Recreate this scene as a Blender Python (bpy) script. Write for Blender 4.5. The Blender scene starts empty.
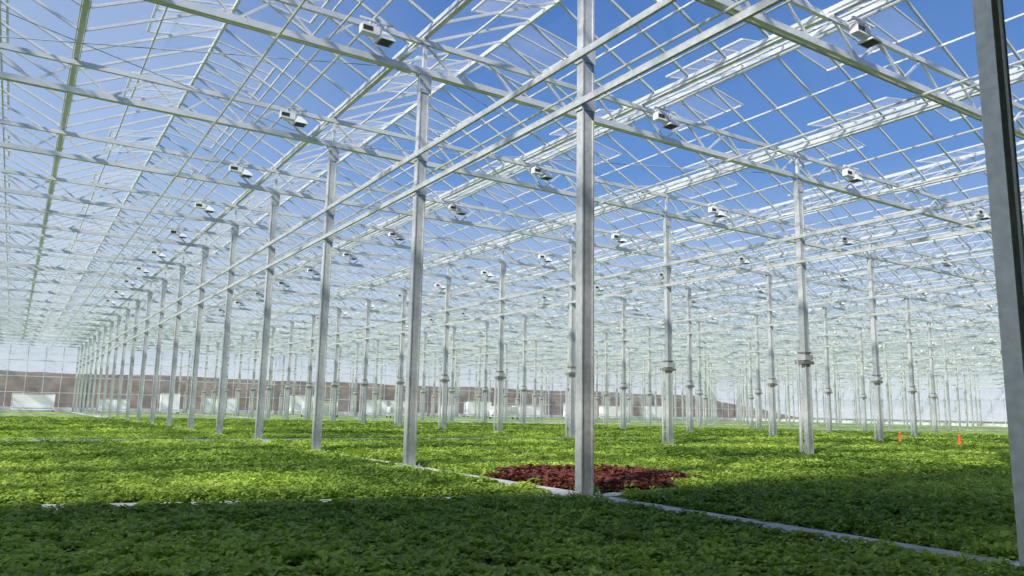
import bpy, math, random
import numpy as np
from mathutils import Vector, Matrix
random.seed(4); rng=np.random.default_rng(7)
scn=bpy.context.scene
try:
    scn.view_settings.view_transform='Standard'
    scn.cycles.transparent_max_bounces=48
except Exception as e: print(e)

# ------------------------------------------------------------ layout
XA=6.03; BX=11.25; S=5.0; Y1=7.65
XL=XA-2*BX; XR=XA+10*BX          # side walls
YB=Y1-3*S-.6;  YF=Y1+19*S+.6     # back / far walls
COLX=[XA+BX*i for i in range(-2,11)]
ROWY=[Y1+S*i for i in range(-3,20)]
ZB=7.5; ZT=8.1; ZG=8.2; RW=BX/2; ZR=ZG+1.45
ZC=.07                            # top of the concrete kerbs the posts stand on
SK=.24                            # the left cross path runs at a slight skew

# ------------------------------------------------------------ materials
def newmat(n):
    m=bpy.data.materials.new(n); m.use_nodes=True
    nt=m.node_tree; nt.nodes.clear()
    o=nt.nodes.new('ShaderNodeOutputMaterial'); return m,nt,o
def pbr(n,c,rough=.5,metal=0.,noise=0.,nscale=5.,c2=None,bump=0.,stretch=None):
    m,nt,o=newmat(n)
    b=nt.nodes.new('ShaderNodeBsdfPrincipled')
    b.inputs['Roughness'].default_value=rough; b.inputs['Metallic'].default_value=metal
    b.inputs['Base Color'].default_value=(*c,1)
    nt.links.new(b.outputs[0],o.inputs[0])
    if noise>0 or c2:
        g=nt.nodes.new('ShaderNodeNewGeometry')
        t=nt.nodes.new('ShaderNodeTexNoise'); t.inputs['Scale'].default_value=nscale; t.inputs['Detail'].default_value=5
        if stretch:
            vm=nt.nodes.new('ShaderNodeVectorMath'); vm.operation='MULTIPLY'; vm.inputs[1].default_value=stretch
            nt.links.new(g.outputs['Position'],vm.inputs[0]); nt.links.new(vm.outputs[0],t.inputs['Vector'])
        else: nt.links.new(g.outputs['Position'],t.inputs['Vector'])
        r=nt.nodes.new('ShaderNodeValToRGB')
        r.color_ramp.elements[0].position=.35; r.color_ramp.elements[1].position=.65
        cc=c2 or tuple(x*(1-noise) for x in c)
        r.color_ramp.elements[0].color=(*cc,1); r.color_ramp.elements[1].color=(*c,1)
        nt.links.new(t.outputs[0],r.inputs[0]); nt.links.new(r.outputs[0],b.inputs['Base Color'])
        if bump:
            bm=nt.nodes.new('ShaderNodeBump'); bm.inputs['Strength'].default_value=bump
            nt.links.new(t.outputs[0],bm.inputs['Height']); nt.links.new(bm.outputs[0],b.inputs['Normal'])
    return m
M_galv=pbr('galvanised_steel',(.68,.70,.70),.38,.3,noise=.2,nscale=12)
M_alu=pbr('aluminium_bar',(.76,.78,.79),.36,.35,noise=.12,nscale=3)
M_white=pbr('white_enamel',(.76,.78,.79),.4)
M_cloth=pbr('white_screen_cloth',(.82,.83,.82),.85)
M_dark=pbr('dark_plastic',(.04,.04,.045),.5)
M_clamp=pbr('dull_clamp',(.22,.20,.18),.7)
M_conc=pbr('concrete',(.62,.63,.61),.85,noise=.25,nscale=3)
M_orange=pbr('orange_plastic',(.9,.14,.03),.5)
M_shadowsheet=pbr('shadow_sheet',(.32,.32,.31),.9)
M_brown=pbr('brown_hedge',(.19,.12,.065),.9,c2=(.10,.07,.035),nscale=.5,stretch=(1,1,3))
M_panel=pbr('insulated_panel',(.25,.26,.27),.6,noise=.1,nscale=1)
M_grass=pbr('outside_grass',(.10,.16,.04),.95,noise=.4,nscale=.4)

def glassmat(n,fac,tint=(.96,.975,.99)):
    m,nt,o=newmat(n)
    tr=nt.nodes.new('ShaderNodeBsdfTransparent'); tr.inputs[0].default_value=(*tint,1)
    tl=nt.nodes.new('ShaderNodeBsdfTranslucent'); tl.inputs[0].default_value=(.94,.95,.96,1)
    df=nt.nodes.new('ShaderNodeBsdfDiffuse'); df.inputs[0].default_value=(.94,.95,.96,1)
    m1=nt.nodes.new('ShaderNodeMixShader'); m1.inputs[0].default_value=.35
    nt.links.new(tl.outputs[0],m1.inputs[1]); nt.links.new(df.outputs[0],m1.inputs[2])
    g=nt.nodes.new('ShaderNodeNewGeometry')
    t=nt.nodes.new('ShaderNodeTexNoise'); t.inputs['Scale'].default_value=.7; t.inputs['Detail'].default_value=4
    nt.links.new(g.outputs['Position'],t.inputs['Vector'])
    mr=nt.nodes.new('ShaderNodeMapRange')
    mr.inputs[1].default_value=.3; mr.inputs[2].default_value=.75
    mr.inputs[3].default_value=fac*.6; mr.inputs[4].default_value=fac*1.5
    nt.links.new(t.outputs[0],mr.inputs[0])
    mx=nt.nodes.new('ShaderNodeMixShader')
    nt.links.new(mr.outputs[0],mx.inputs[0]); nt.links.new(tr.outputs[0],mx.inputs[1]); nt.links.new(m1.outputs[0],mx.inputs[2])
    nt.links.new(mx.outputs[0],o.inputs[0]); return m
M_glass=glassmat('roof_glass',.055)
M_vglass=glassmat('vent_glass',.15)
M_wglass=glassmat('wall_glass',.30)

def leafmat(n,ca,cb,trans=.35,big=.16,patch=.9):
    # base tone varies per plant, per leaf-scale noise and in broad patches (different sowing ages)
    m,nt,o=newmat(n); N=nt.nodes.new; L=nt.links.new
    g=N('ShaderNodeNewGeometry'); oi=N('ShaderNodeObjectInfo')
    vm=N('ShaderNodeVectorMath'); vm.operation='MULTIPLY'; vm.inputs[1].default_value=(1.0,1.7,0)
    L(g.outputs['Position'],vm.inputs[0])
    t=N('ShaderNodeTexNoise'); t.inputs['Scale'].default_value=big; t.inputs['Detail'].default_value=3
    L(vm.outputs[0],t.inputs['Vector'])
    pr=N('ShaderNodeMapRange'); pr.inputs[1].default_value=.40; pr.inputs[2].default_value=.60; pr.inputs[3].default_value=0; pr.inputs[4].default_value=patch
    L(t.outputs[0],pr.inputs[0])
    t2=N('ShaderNodeTexNoise'); t2.inputs['Scale'].default_value=9; t2.inputs['Detail'].default_value=3
    L(g.outputs['Position'],t2.inputs['Vector'])
    a=N('ShaderNodeMath'); a.operation='MULTIPLY_ADD'; a.inputs[1].default_value=.45
    L(oi.outputs['Random'],a.inputs[0]); L(pr.outputs[0],a.inputs[2])
    a2=N('ShaderNodeMath'); a2.operation='MULTIPLY_ADD'; a2.inputs[1].default_value=.9
    L(t2.outputs[0],a2.inputs[0]); L(a.outputs[0],a2.inputs[2])
    mr=N('ShaderNodeMapRange'); mr.inputs[1].default_value=.35; mr.inputs[2].default_value=1.85
    L(a2.outputs[0],mr.inputs[0])
    mx=N('ShaderNodeMix'); mx.data_type='RGBA'; mx.inputs[6].default_value=(*ca,1); mx.inputs[7].default_value=(*cb,1)
    L(mr.outputs[0],mx.inputs[0])
    b=N('ShaderNodeBsdfPrincipled'); b.inputs['Roughness'].default_value=.6
    L(mx.outputs[2],b.inputs['Base Color'])
    tl=N('ShaderNodeBsdfTranslucent'); L(mx.outputs[2],tl.inputs[0])
    ms=N('ShaderNodeMixShader'); ms.inputs[0].default_value=trans
    L(b.outputs[0],ms.inputs[1]); L(tl.outputs[0],ms.inputs[2]); L(ms.outputs[0],o.inputs[0]); return m
M_leaf=leafmat('lettuce_leaf',(.12,.25,.022),(.60,.75,.12))
M_red=leafmat('red_lettuce_leaf',(.08,.022,.018),(.26,.085,.05),.25)
M_bed=leafmat('crop_canopy',(.15,.28,.025),(.46,.60,.08),.0)
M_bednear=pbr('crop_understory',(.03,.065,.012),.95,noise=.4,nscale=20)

# ------------------------------------------------------------ mesh builder
class MB:
    def __init__(s): s.v=[]; s.f=[]; s.m=[]
    def hexa(s,pts,mi=0):
        b=len(s.v); s.v+= [tuple(p) for p in pts]
        for q in ((0,3,2,1),(4,5,6,7),(0,1,5,4),(1,2,6,5),(2,3,7,6),(3,0,4,7)):
            s.f.append(tuple(b+i for i in q)); s.m.append(mi)
    def box(s,a,b,mi=0):
        x0,y0,z0=a;x1,y1,z1=b
        s.hexa([(x0,y0,z0),(x1,y0,z0),(x1,y1,z0),(x0,y1,z0),(x0,y0,z1),(x1,y0,z1),(x1,y1,z1),(x0,y1,z1)],mi)
    def beam(s,p,q,w,h,mi=0):
        p=Vector(p);q=Vector(q);d=(q-p).normalized()
        u=Vector((0,0,1)) if abs(d.z)<.95 else Vector((0,1,0))
        r=d.cross(u).normalized(); u=r.cross(d)
        r*=w/2;u*=h/2
        s.hexa([p-r-u,p+r-u,p+r+u,p-r+u,q-r-u,q+r-u,q+r+u,q-r+u],mi)
    def rod(s,p,q,rad,n=6,mi=0,r2=None):
        p=Vector(p);q=Vector(q);d=(q-p).normalized()
        u=Vector((0,0,1)) if abs(d.z)<.95 else Vector((0,1,0))
        r=d.cross(u).normalized(); u=r.cross(d); b=len(s.v); r2=rad if r2 is None else r2
        for c,R in((p,rad),(q,r2)):
            for i in range(n):
                a=2*math.pi*i/n; s.v.append(tuple(c+(r*math.cos(a)+u*math.sin(a))*R))
        for i in range(n):
            j=(i+1)%n; s.f.append((b+i,b+j,b+n+j,b+n+i)); s.m.append(mi)
        s.f.append(tuple(b+i for i in range(n))[::-1]); s.m.append(mi)
        s.f.append(tuple(b+n+i for i in range(n))); s.m.append(mi)
    def quad(s,a,b,c,d,mi=0):
        k=len(s.v); s.v+=[tuple(a),tuple(b),tuple(c),tuple(d)]; s.f.append((k,k+1,k+2,k+3)); s.m.append(mi)
    def mesh(s,name,mats):
        me=bpy.data.meshes.new(name); me.from_pydata(s.v,[],s.f)
        for m in mats: me.materials.append(m)
        me.polygons.foreach_set('material_index',s.m); me.update(); return me
    def obj(s,name,mats,loc=(0,0,0)):
        o=bpy.data.objects.new(name,s.mesh(name,mats)); o.location=loc
        scn.collection.objects.link(o); return o
def link(name,me,loc,rz=0,sc=1):
    o=bpy.data.objects.new(name,me); o.location=loc; o.rotation_euler[2]=rz; o.scale=(sc,)*3
    scn.collection.objects.link(o); return o

# ------------------------------------------------------------ floor
XLANE=[(x-.22,x+.22) for x in COLX]
YLANE=[(22.2,23.1),(36.9,38.0),(55,56.3),(72,73.4)]
YN0,YN1=Y1-.17,Y1+.17
HWL=.19
def near_y(x): return Y1+SK*max(0,XA-x)
b=MB(); b.box((XL,YB,-.2),(XR,YF,0)); b.obj('floor',[M_conc])
b=MB(); b.quad((-400,-300,-.25),(600,-300,-.25),(600,600,-.25),(-400,600,-.25)); b.obj('outside_ground',[M_grass])
b=MB()
for a,c in XLANE[1:-1]: b.box((a,YB+.3,.001),(c,YF-.3,ZC))
for a,c in YLANE: b.box((XL+.3,a,.001),(XR-.3,c,ZC+.075))
b.box((XA,YN0,.001),(XR-.3,YN1,ZC-.004))
x0=XL+.3; ya,yb=near_y(x0),Y1; h=HWL*.85; zk=ZC+.02
b.hexa([(x0,ya-h,.001),(XA,yb-h,.001),(XA,yb+h,.001),(x0,ya+h,.001),(x0,ya-h,zk),(XA,yb-h,ZC-.005),(XA,yb+h,ZC-.005),(x0,ya+h,zk)])
b.obj('concrete_kerbs',[M_conc])

# ------------------------------------------------------------ columns
def column_geo(b,x,y,detail=True):
    w=.095; d=.06
    b.box((x-w,y-d,ZC),(x+w,y+d,ZB-.08))
    if detail:
        for sx in(-1,1):
            b.box((x+sx*(w-.01)-.012,y-d-.012,ZC),(x+sx*(w-.01)+.012,y-d,ZB-.12))
        b.box((x-.19,y-.14,ZC),(x+.19,y+.14,ZC+.02))
        for sx in(-1,1):
            for sy in(-1,1):
                b.rod((x+sx*.15,y+sy*.11,ZC+.02),(x+sx*.15,y+sy*.11,ZC+.06),.014)
        b.box((x-.13,y-.078,ZB-.45),(x+.13,y-.068,ZB-.02))
        for z in(5.13,5.8):
            b.box((x-.115,y-.074,z-.1),(x+.115,y+.074,z+.1))
        for z in (ZB-.38,ZB-.2):
            for sx in(-1,1): b.rod((x+sx*.09,y-.095,z),(x+sx*.09,y-.078,z),.018)
    b.box((x-.14,y-.09,ZB-.09),(x+.14,y+.09,ZB-.05))
cb=MB(); column_geo(cb,0,0); colmesh=cb.mesh('steel_column',[M_galv])
rest=MB()
for i,x in enumerate(COLX):
    for j,y in enumerate(ROWY):
        if (i==2 and y>0) or (i==3 and 0<y<45) or (i==4 and 0<y<40):
            link('steel_column',colmesh,(x,y,0))
        elif i in(2,3,4): column_geo(rest,x,y,True)
        else: column_geo(rest,x,y,False)
rest.obj('distant_column_rows',[M_galv])

v=MB(); v.box((-.05,-.08,0),(.05,0,.13)); v.rod((0,-.03,.13),(0,-.03,5.2),.012); v.rod((0,-.03,0),(0,-.03,-1.0),.012)
v.box((-.03,-.09,.04),(.03,-.08,.1),1)
v.obj('junction_box',[M_white,M_dark],(XA-.04,Y1-S-.075,1.15))

# downpipes with clamp heads
b=MB()
for x in COLX[3:7]:
    for y in ROWY[3:-1]:
        for dx in(-.18,.18):
            b.rod((x+dx,y+.1,ZC),(x+dx,y+.1,2.5),.04,6,0)
        b.box((x-.21,y-.11,2.42),(x+.21,y+.17,2.5),1); b.box((x-.16,y-.12,2.52),(x+.16,y+.17,2.66),0)
        b.box((x-.13,y-.1,2.70),(x+.13,y+.15,2.74),1)
        b.rod((x,y+.11,2.7),(x,y+.11,ZB),.035)
b.obj('gutter_downpipes',[M_galv,M_clamp])

# ------------------------------------------------------------ trusses along X
def truss_mesh():
    b=MB(); st=BX/8; n=int(round((XR-XL)/st))
    b.beam((XL+.1,0,ZB),(XR-.1,0,ZB),.08,.12); b.beam((XL+.1,0,ZT),(XR-.1,0,ZT),.08,.10)
    for i in range(n):
        x0=XL+i*st; x1=x0+st; xm=(x0+x1)/2
        b.beam((x0,0,ZT),(xm,0,ZB),.04,.045); b.beam((xm,0,ZB),(x1,0,ZT),.04,.045)
    for x in COLX:
        b.beam((x,0,ZB-.04),(x,0,ZG),.07,.07)
    for i in range(int(round((XR-XL)/RW))):
        x=XL+RW*i; b.beam((x,0,ZT),(x,0,ZG),.08,.08)
    return b.mesh('roof_truss',[M_alu])
tm=truss_mesh()
for y in ROWY: link('roof_truss',tm,(0,y,0))

# gathered climate-screen bundles hanging beside each truss
b=MB()
for y in ROWY[2:-1]:
    for i in range(12):
        xa,xb=COLX[i]+.2,COLX[i+1]-.2
        b.rod((xa,y+.17,ZB+.02),(xb,y+.17,ZB+.02),.05,7)
        b.beam((xa,y+.17,ZB+.1),(xb,y+.17,ZB+.1),.02,.02)
b.obj('rolled_climate_screens',[M_cloth])

# ------------------------------------------------------------ longitudinal members along Y
b=MB()
for i,x in enumerate(COLX[1:-1]):
    for z in(5.13,5.8):
        b.beam((x-.12,YB+.15,z),(x-.12,YF-.15,z),.045,.09)
b.obj('longitudinal_rails',[M_galv])
b=MB()
for i in range(24):
    x=XL+RW*i+RW/2
    b.rod((x,YB+.2,ZB-.12),(x,YF-.2,ZB-.12),.026,6)
    b.rod((x+.9,YB+.2,ZB+.1),(x+.9,YF-.2,ZB+.1),.02,5)
for i in range(17):
    x=4.86+7.2*(i-2)
    if x>XR-1: continue
    b.rod((x,YB+.2,ZT+.02),(x,YF-.2,ZT+.02),.03,6)
b.obj('heating_and_cable_lines',[M_alu])

b=MB()
for i in range(12):
    for j in range(1,21,3):
        x0,x1=COLX[i]+.3,COLX[i+1]-.3; y0,y1=ROWY[j],ROWY[j+1]
        b.rod((x0,y0,ZB),(x1,y1,ZB),.01,4); b.rod((x1,y0,ZB),(x0,y1,ZB),.01,4)
b.obj('wind_brace_rods',[M_galv])

# ------------------------------------------------------------ roof
fr=MB(); gl=MB(); ve=MB()
ns=int(round((XR-XL)/RW))
for i in range(ns+1):
    x=XL+i*RW
    fr.box((x-.05,YB,ZG-.02),(x+.05,YF,ZG+.04)); 
    fr.box((x-.08,YB,ZG+.04),(x-.06,YF,ZG+.12)); fr.box((x+.06,YB,ZG+.04),(x+.08,YF,ZG+.12))
for i in range(ns):
    x=XL+i*RW; xr=x+RW/2; x1=x+RW
    fr.beam((xr,YB,ZR),(xr,YF,ZR),.06,.09)
    for t in(.5,):
        for sx in(x,x1):
            px=sx+(xr-sx)*t; pz=ZG+.08+(ZR-ZG-.08)*t
            fr.beam((px,YB,pz-.03),(px,YF,pz-.03),.035,.04)
    gl.quad((x,YB,ZG+.1),(xr,YB,ZR),(xr,YF,ZR),(x,YF,ZG+.1))
    gl.quad((xr,YB,ZR),(x1,YB,ZG+.1),(x1,YF,ZG+.1),(xr,YF,ZR))
    n=int((YF-YB)/1.05)
    for k in range(n+1):
        y=YB+(YF-YB)*k/n
        fr.beam((x,y,ZG+.08),(xr,y,ZR),.045,.055); fr.beam((xr,y,ZR),(x1,y,ZG+.08),.045,.055)
    for side,ph in((1,0.),(-1,2.5)):
        op=Vector((side*math.cos(math.radians(10)),0,-math.sin(math.radians(10))))
        y=YB+1.25+ph
        while y<YF-2.6:
            a=Vector((xr,y,ZR+.05)); c=a+op*1.5; dy=Vector((0,2.4,0))
            ve.beam(a,a+dy,.04,.04); ve.beam(c,c+dy,.05,.05)
            for t in(0,.25,.5,.75,1): ve.beam(a+dy*t,c+dy*t,.04,.035)
            ve.quad(a,c,c+dy,a+dy,1)
            ve.beam(c+dy*.5,(xr+side*.8,y+1.2,ZR-.5),.02,.02)
            y+=5.0
fr.obj('roof_glazing_frame',[M_alu]); gl.obj('roof_glass',[M_glass]); ve.obj('roof_vents',[M_alu,M_vglass])

# ------------------------------------------------------------ walls
def wall(name,axis,c,lo,hi,step,gm):
    b=MB()
    P=(lambda t,z:(t,c,z)) if axis=='x' else (lambda t,z:(c,t,z))
    b.quad(P(lo,.5),P(hi,.5),P(hi,ZG),P(lo,ZG),1)
    n=int((hi-lo)/step)
    for k in range(n+1):
        t=lo+(hi-lo)*k/n; b.beam(P(t,0),P(t,ZG),.07,.07)
    for z in(.5,2.2,4.0,5.8,ZG): b.beam(P(lo,z),P(hi,z),.06,.08)
    if axis=='x': b.box((lo,c-.08,0),(hi,c+.08,.5),2)
    else: b.box((c-.08,lo,0),(c+.08,hi,.5),2)
    b.obj(name,[M_alu,gm,M_conc])
wall('wall_far','x',YF,XL,XR,1.75,M_wglass); wall('wall_right','y',XR,YB,YF,1.67,M_wglass)
wall('wall_left','y',XL,YB,YF,1.67,M_wglass); wall('wall_back','x',YB,XL,XR,1.75,M_panel)

def hedge(name,n,P,H):
    b=MB(); prev=None
    for i in range(n):
        h=(H+.08*math.sin(i*.37)+.12*rng.random())*(1 if i<n-25 else (n-i)/25*.9+.1)
        k=len(b.v)
        b.v+=[P(i,11+rng.random()*.4,-.25),P(i,11.5+rng.random()*.6,h*.6),P(i,12.3+rng.random()*.5,h),P(i,18,h*.8)]
        if prev is not None:
            for q in range(3): b.f.append((prev+q,k+q,k+q+1,prev+q+1)); b.m.append(0)
        prev=k
    b.obj(name,[M_brown])
hedge('autumn_hedge',165,lambda i,d,z:(-90+i*1.5,YF+d,z),4.9)

# unseen sheet added overhead to cast the foreground shadow (edge skewed on the left)
b=MB(); YS=Y1-4.95; z0,z1=ZB-.32,ZB-.30; xk=XA-9
yl=YS+SK*(xk-XL)
b.hexa([(XL+.2,YB+.2,z0),(xk,YB+.2,z0),(xk,YS,z0),(XL+.2,yl,z0),(XL+.2,YB+.2,z1),(xk,YB+.2,z1),(xk,YS,z1),(XL+.2,yl,z1)])
b.box((xk,YB+.2,z0),(XR-.2,YS,z1))
b.beam((xk,YS,z0),(XR-.2,YS,z0),.06,.08); b.beam((XL+.2,yl,z0),(xk,YS,z0),.06,.08)
b.obj('shadow_casting_sheet',[M_shadowsheet])

# ------------------------------------------------------------ grow lights
b=MB()
b.box((-.28,-.09,-.02),(.1,.09,.16),0)
b.box((-.26,-.095,.02),(-.05,-.09,.12),1)
for k in range(5): b.box((-.24+.06*k,-.1,.16),(-.225+.06*k,.1,.19),0)
b.rod((.1,0,.06),(.2,0,.06),.05,8,0)
r0=[(.16,-.06,.1),(.34,-.06,.1),(.34,.06,.1),(.16,.06,.1)]; r1=[(.08,-.17,-.1),(.42,-.17,-.1),(.42,.17,-.1),(.08,.17,-.1)]
b.hexa(r1+r0,0); b.box((.13,-.13,-.115),(.37,.13,-.1),1)
b.beam((-.1,0,.16),(-.1,0,.3),.03,.03); b.beam((.25,0,.1),(.25,0,.3),.03,.03)
b.beam((-.3,0,.3),(.42,0,.3),.05,.04)
lm=b.mesh('grow_light',[M_white,M_dark])
far=MB()
for i in range(17):
    x=4.86+7.2*(i-1)
    for y in ROWY:
        if y<4 or x>XR-1: continue
        if x<45 and y<60: link('grow_light',lm,(x,y-.28,7.8),0,.9)
        else:
            far.box((x-.28,y-.3,7.75),(x+.1,y-.12,7.92)); far.box((x+.1,y-.35,7.67),(x+.4,y-.1,7.82))
far.obj('distant_grow_lights',[M_white])

# ------------------------------------------------------------ crops
def in_lane(x,y,g=0.):
    m=np.zeros(x.shape,bool)
    for a,c in XLANE: m|=(x>a-g)&(x<c+g)
    for a,c in YLANE: m|=(y>a-g)&(y<c+g)
    yc=Y1+SK*np.maximum(0,XA-x); hw=np.where(x<XA,HWL,.17)
    m|=np.abs(y-yc)<hw+g
    return m
poly=[(6.3,8.0),(7.3,7.9),(8.7,8.5),(9.2,9.8),(8.0,11.2),(6.9,10.8),(6.3,10.2)]
def in_poly(x,y):
    ins=np.zeros(x.shape,bool); n=len(poly)
    for i in range(n):
        (x1,y1),(x2,y2)=poly[i],poly[(i+1)%n]
        if y1==y2: continue
        c=((y1>y)!=(y2>y))&(x<(x2-x1)*(y-y1)/(y2-y1)+x1); ins^=c
    return ins
def beds(name,xs,ys,z,res,mat):
    V=[];F=[]
    for x0,x1 in xs:
        for y0,y1 in ys:
            nx=max(2,int((x1-x0)/res)); ny=max(2,int((y1-y0)/res)); k=len(V)
            X,Y=np.meshgrid(np.linspace(x0,x1,nx+1),np.linspace(y0,y1,ny+1))
            Z=z+rng.normal(0,.006,X.shape)
            Z[0,:]=0.005;Z[-1,:]=0.005;Z[:,0]=0.005;Z[:,-1]=0.005
            V+=list(zip(X.ravel().tolist(),Y.ravel().tolist(),Z.ravel().tolist()))
            for j in range(ny):
                for i in range(nx):
                    a=k+j*(nx+1)+i; F.append((a,a+1,a+nx+2,a+nx+1))
    me=bpy.data.meshes.new(name); me.from_pydata(V,[],F); me.materials.append(mat)
    o=bpy.data.objects.new(name,me); scn.collection.objects.link(o); return o
xs=[(COLX[i]+.22,COLX[i+1]-.22) for i in range(12)]
fy=[(YLANE[0][1],YLANE[1][0]),(YLANE[1][1],YLANE[2][0]),(YLANE[2][1],YLANE[3][0]),(YLANE[3][1],YF-5)]
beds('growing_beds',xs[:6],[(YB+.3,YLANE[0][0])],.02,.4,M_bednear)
beds('distant_crop_canopy',xs[:6],fy,.085,.45,M_bed)
beds('distant_crop_canopy',xs[6:],[(YB+.3,YN0),(YN1,YLANE[0][0])]+fy,.085,.6,M_bed)

def leaf(b,base,az,tilt,L,W,mi=0,curl=.5):
    d=Vector((math.cos(az),math.sin(az),0)); up=Vector((0,0,1)); s=Vector((-math.sin(az),math.cos(az),0))
    k=len(b.v); p=Vector(base); t=tilt
    prof=[.35,1.0,.5]
    for i in range(3):
        w=W*prof[i]/2
        nrm=(up*math.cos(t)-d*math.sin(t))
        b.v+= [tuple(p-s*w+nrm*w*.4),tuple(p),tuple(p+s*w+nrm*w*.4)]
        p=p+(d*math.cos(t)+up*math.sin(t))*L/2; t-=curl
    for i in range(2):
        a=k+i*3
        b.f+=[(a,a+1,a+4,a+3),(a+1,a+2,a+5,a+4)]; b.m+=[mi,mi]
def plant(name,mat,seed,n=40,R=.10,H=.08,L=.044,W=.038):
    r=random.Random(seed); b=MB()
    for i in range(n):
        az=i*2.39996+r.uniform(-.3,.3); f=(i+.5)/n
        rad=R*math.sqrt(f)*r.uniform(.8,1.1); z=H*(1-.75*f*f)*r.uniform(.65,1.2)
        leaf(b,(math.cos(az)*rad,math.sin(az)*rad,z),az+r.uniform(-1.2,1.2),r.uniform(-.1,1.0),L*r.uniform(.7,1.3),W*r.uniform(.7,1.25),0,r.uniform(.3,.8))
    me=b.mesh(name,[mat]); 
    for p in me.polygons: p.use_smooth=True
    return bpy.data.objects.new(name,me)
def coll(name,mat,**k):
    c=bpy.data.collections.new(name)
    for s in range(5): c.objects.link(plant(name+'_plant',mat,s,**k))
    return c
cg=coll('lettuce',M_leaf); cr=coll('red_lettuce',M_red,n=28,R=.11,H=.08,L=.065,W=.05)
def scatter(name,pts,scl,col):
    n=len(pts); me=bpy.data.meshes.new(name); me.from_pydata(pts.tolist(),[],[])
    a=me.attributes.new('rot','FLOAT_VECTOR','POINT')
    r=np.zeros((n,3)); r[:,0]=rng.normal(0,.1,n); r[:,1]=rng.normal(0,.1,n); r[:,2]=rng.random(n)*6.283
    a.data.foreach_set('vector',r.astype(np.float32).ravel())
    a=me.attributes.new('scl','FLOAT','POINT'); a.data.foreach_set('value',scl.astype(np.float32))
    o=bpy.data.objects.new(name,me); scn.collection.objects.link(o)
    ng=bpy.data.node_groups.new(name+'_gn','GeometryNodeTree')
    ng.interface.new_socket('Geometry',in_out='INPUT',socket_type='NodeSocketGeometry')
    ng.interface.new_socket('Geometry',in_out='OUTPUT',socket_type='NodeSocketGeometry')
    N=ng.nodes.new; L=ng.links.new
    gi=N('NodeGroupInput'); go=N('NodeGroupOutput'); ip=N('GeometryNodeInstanceOnPoints')
    ci=N('GeometryNodeCollectionInfo'); ci.inputs['Collection'].default_value=col
    ci.inputs['Separate Children'].default_value=True; ci.inputs['Reset Children'].default_value=True
    ip.inputs['Pick Instance'].default_value=True
    ra=N('GeometryNodeInputNamedAttribute'); ra.data_type='FLOAT_VECTOR'; ra.inputs['Name'].default_value='rot'
    sa=N('GeometryNodeInputNamedAttribute'); sa.data_type='FLOAT'; sa.inputs['Name'].default_value='scl'
    L(gi.outputs[0],ip.inputs['Points']); L(ci.outputs[0],ip.inputs['Instance'])
    L(ra.outputs['Attribute'],ip.inputs['Rotation']); L(sa.outputs['Attribute'],ip.inputs['Scale'])
    L(ip.outputs[0],go.inputs[0])
    md=o.modifiers.new('scatter','NODES'); md.node_group=ng; return o
def gen(r0,r1,dens,scale,z):
    a0,a1=math.radians(-20),math.radians(86)
    area=.5*(r1*r1-r0*r0)*(a1-a0); n=int(area*dens)
    r=np.sqrt(rng.random(n)*(r1*r1-r0*r0)+r0*r0); a=rng.random(n)*(a1-a0)+a0
    x=r*np.sin(a); y=r*np.cos(a)
    ok=~in_lane(x,y,.07*scale)&(x<XR-.5)&(y<YF-4)
    if r1<17:   # raft edges leave narrow seams
        ok&=(np.abs((x-XA)%1.25-.62)>.06)&(np.abs((y-YN1)%2.5-1.25)>.05)
    x=x[ok];y=y[ok]
    s=scale*(.7+.5*rng.random(len(x)))
    return np.stack([x,y,np.full(len(x),z)],1),s
P=[];Q=[]
for a in((2.0,9,140,1.0,.02),(9,16,105,1.1,.02),(16,30,60,1.35,.02),(30,55,18,1.8,.015)):
    p,s=gen(*a); P.append(p);Q.append(s)
P=np.concatenate(P);Q=np.concatenate(Q)
red=in_poly(P[:,0]+rng.normal(0,.08,len(P)),P[:,1]+rng.normal(0,.08,len(P)))
scatter('lettuce_crop',P[~red],Q[~red],cg)
scatter('red_lettuce_patch',P[red],Q[red]*1.1,cr)

# ------------------------------------------------------------ small things
def marker(loc,h=.45):
    b=MB(); b.rod((0,0,0),(0,0,.04),.1,12,0); b.rod((0,0,.04),(0,0,h),.06,12,0,.035); b.rod((0,0,h),(0,0,h+.05),.05,12,0,.03)
    return b.obj('orange_marker_post',[M_orange],loc)
marker((28.6,16.9,ZC),.42); marker((28.6,14.7,ZC),.42); marker((17.3,21.6,ZC),.4)

def cart(loc,w,d,h):
    b=MB()
    for sx in(-1,1):
        for sy in(-1,1):
            b.beam((sx*w/2,sy*d/2,.15),(sx*w/2,sy*d/2,h),.06,.06)
            b.rod((sx*w/2-.03,sy*d/2,.12),(sx*w/2+.03,sy*d/2,.12),.12,10,1)
    b.box((-w/2,-d/2,.25),(w/2,d/2,.35)); b.box((-w/2,-d/2,.5),(w/2,d/2,h-.1)); b.beam((-w/2,-d/2,h),(w/2,-d/2,h),.05,.05)
    b.beam((-w/2,d/2,h),(w/2,d/2,h),.05,.05)
    return b.obj('harvest_cart',[M_white,M_dark],loc)
for x,w_,h_ in((2,4,2.0),(10,3,1.6),(-4,3,1.6),(16,2,2.4),(22,4,2),(32,3,2.6),(44,6,2.2),(54,2.5,1.8),(59,4,2.4),(68,5,2.0),(77,3,2.6),(86,6,2.2),(95,4,2.4)): cart((x,YF-2.6,0),w_,1.2,h_)
for x,w_,h_ in((25.0,3.2,1.5),(33,1.6,1.2),(46,3,1.5)): cart((x,72.7,ZC+.075),w_,.9,h_)

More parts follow.
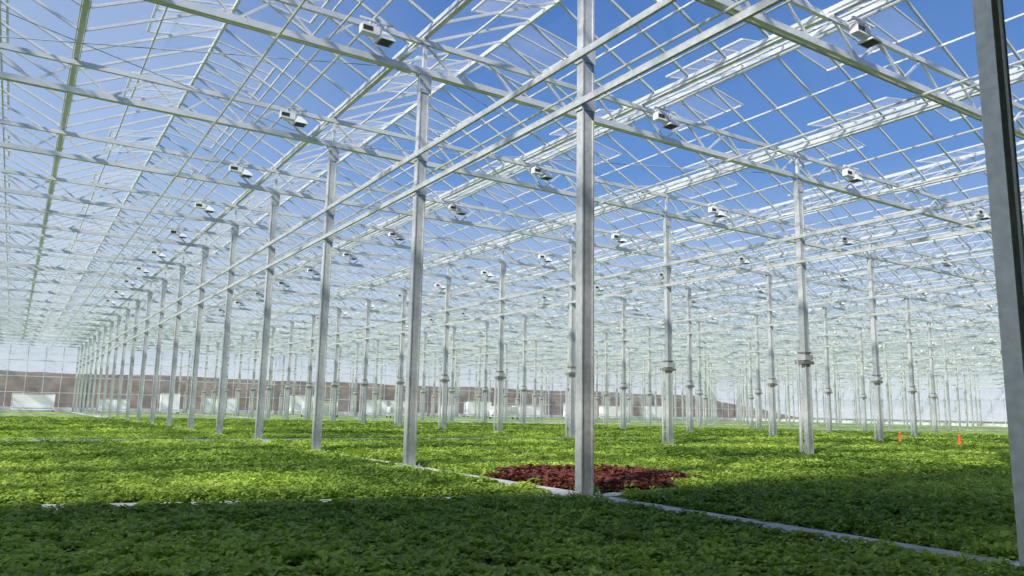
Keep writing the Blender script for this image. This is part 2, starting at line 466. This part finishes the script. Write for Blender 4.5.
# ------------------------------------------------------------ light
S3=Vector((-.75,-.40,.60)).normalized()
l=bpy.data.lights.new('sun','SUN'); l.energy=6.0; l.angle=.04; l.color=(1,.95,.87)
lo=bpy.data.objects.new('sun',l); lo.rotation_euler=S3.to_track_quat('Z','Y').to_euler(); lo.location=(-40,-20,40)
scn.collection.objects.link(lo)
w=bpy.data.worlds.new('sky'); scn.world=w; w.use_nodes=True; nt=w.node_tree; nt.nodes.clear(); N=nt.nodes.new; L=nt.links.new
tc=N('ShaderNodeTexCoord'); sp=N('ShaderNodeSeparateXYZ'); L(tc.outputs['Generated'],sp.inputs[0])
rp=N('ShaderNodeValToRGB'); e=rp.color_ramp.elements
e[0].position=0; e[0].color=(.84,.88,.92,1); e[1].position=.62; e[1].color=(.045,.15,.46,1)
q=e.new(.12); q.color=(.54,.67,.86,1); q=e.new(.3); q.color=(.13,.30,.68,1)
L(sp.outputs['Z'],rp.inputs[0])
vd=N('ShaderNodeVectorMath'); vd.operation='DOT_PRODUCT'; vd.inputs[1].default_value=Vector((-.80,.6,.0)).normalized()
L(tc.outputs['Generated'],vd.inputs[0])
mr=N('ShaderNodeMapRange'); mr.inputs[1].default_value=.15; mr.inputs[2].default_value=.9; mr.inputs[3].default_value=0; mr.inputs[4].default_value=.65
L(vd.outputs['Value'],mr.inputs[0])
mx=N('ShaderNodeMix'); mx.data_type='RGBA'; mx.inputs[7].default_value=(.76,.86,.95,1)
L(mr.outputs[0],mx.inputs[0]); L(rp.outputs[0],mx.inputs[6])
bg=N('ShaderNodeBackground'); bg.inputs[1].default_value=1.0; L(mx.outputs[2],bg.inputs[0])
ou=N('ShaderNodeOutputWorld'); L(bg.outputs[0],ou.inputs[0])

# ------------------------------------------------------------ camera
c=bpy.data.cameras.new('camera'); c.lens=765/1024*36; c.sensor_width=36; c.clip_end=2000; c.clip_start=.05
co=bpy.data.objects.new('camera',c)
M=Matrix.Rotation(math.radians(-32.75),4,'Z')@Matrix.Rotation(math.radians(90+9.13),4,'X')@Matrix.Rotation(math.radians(1.05),4,'Z')
co.matrix_world=Matrix.Translation((0,0,1.08))@M
scn.collection.objects.link(co); scn.camera=co
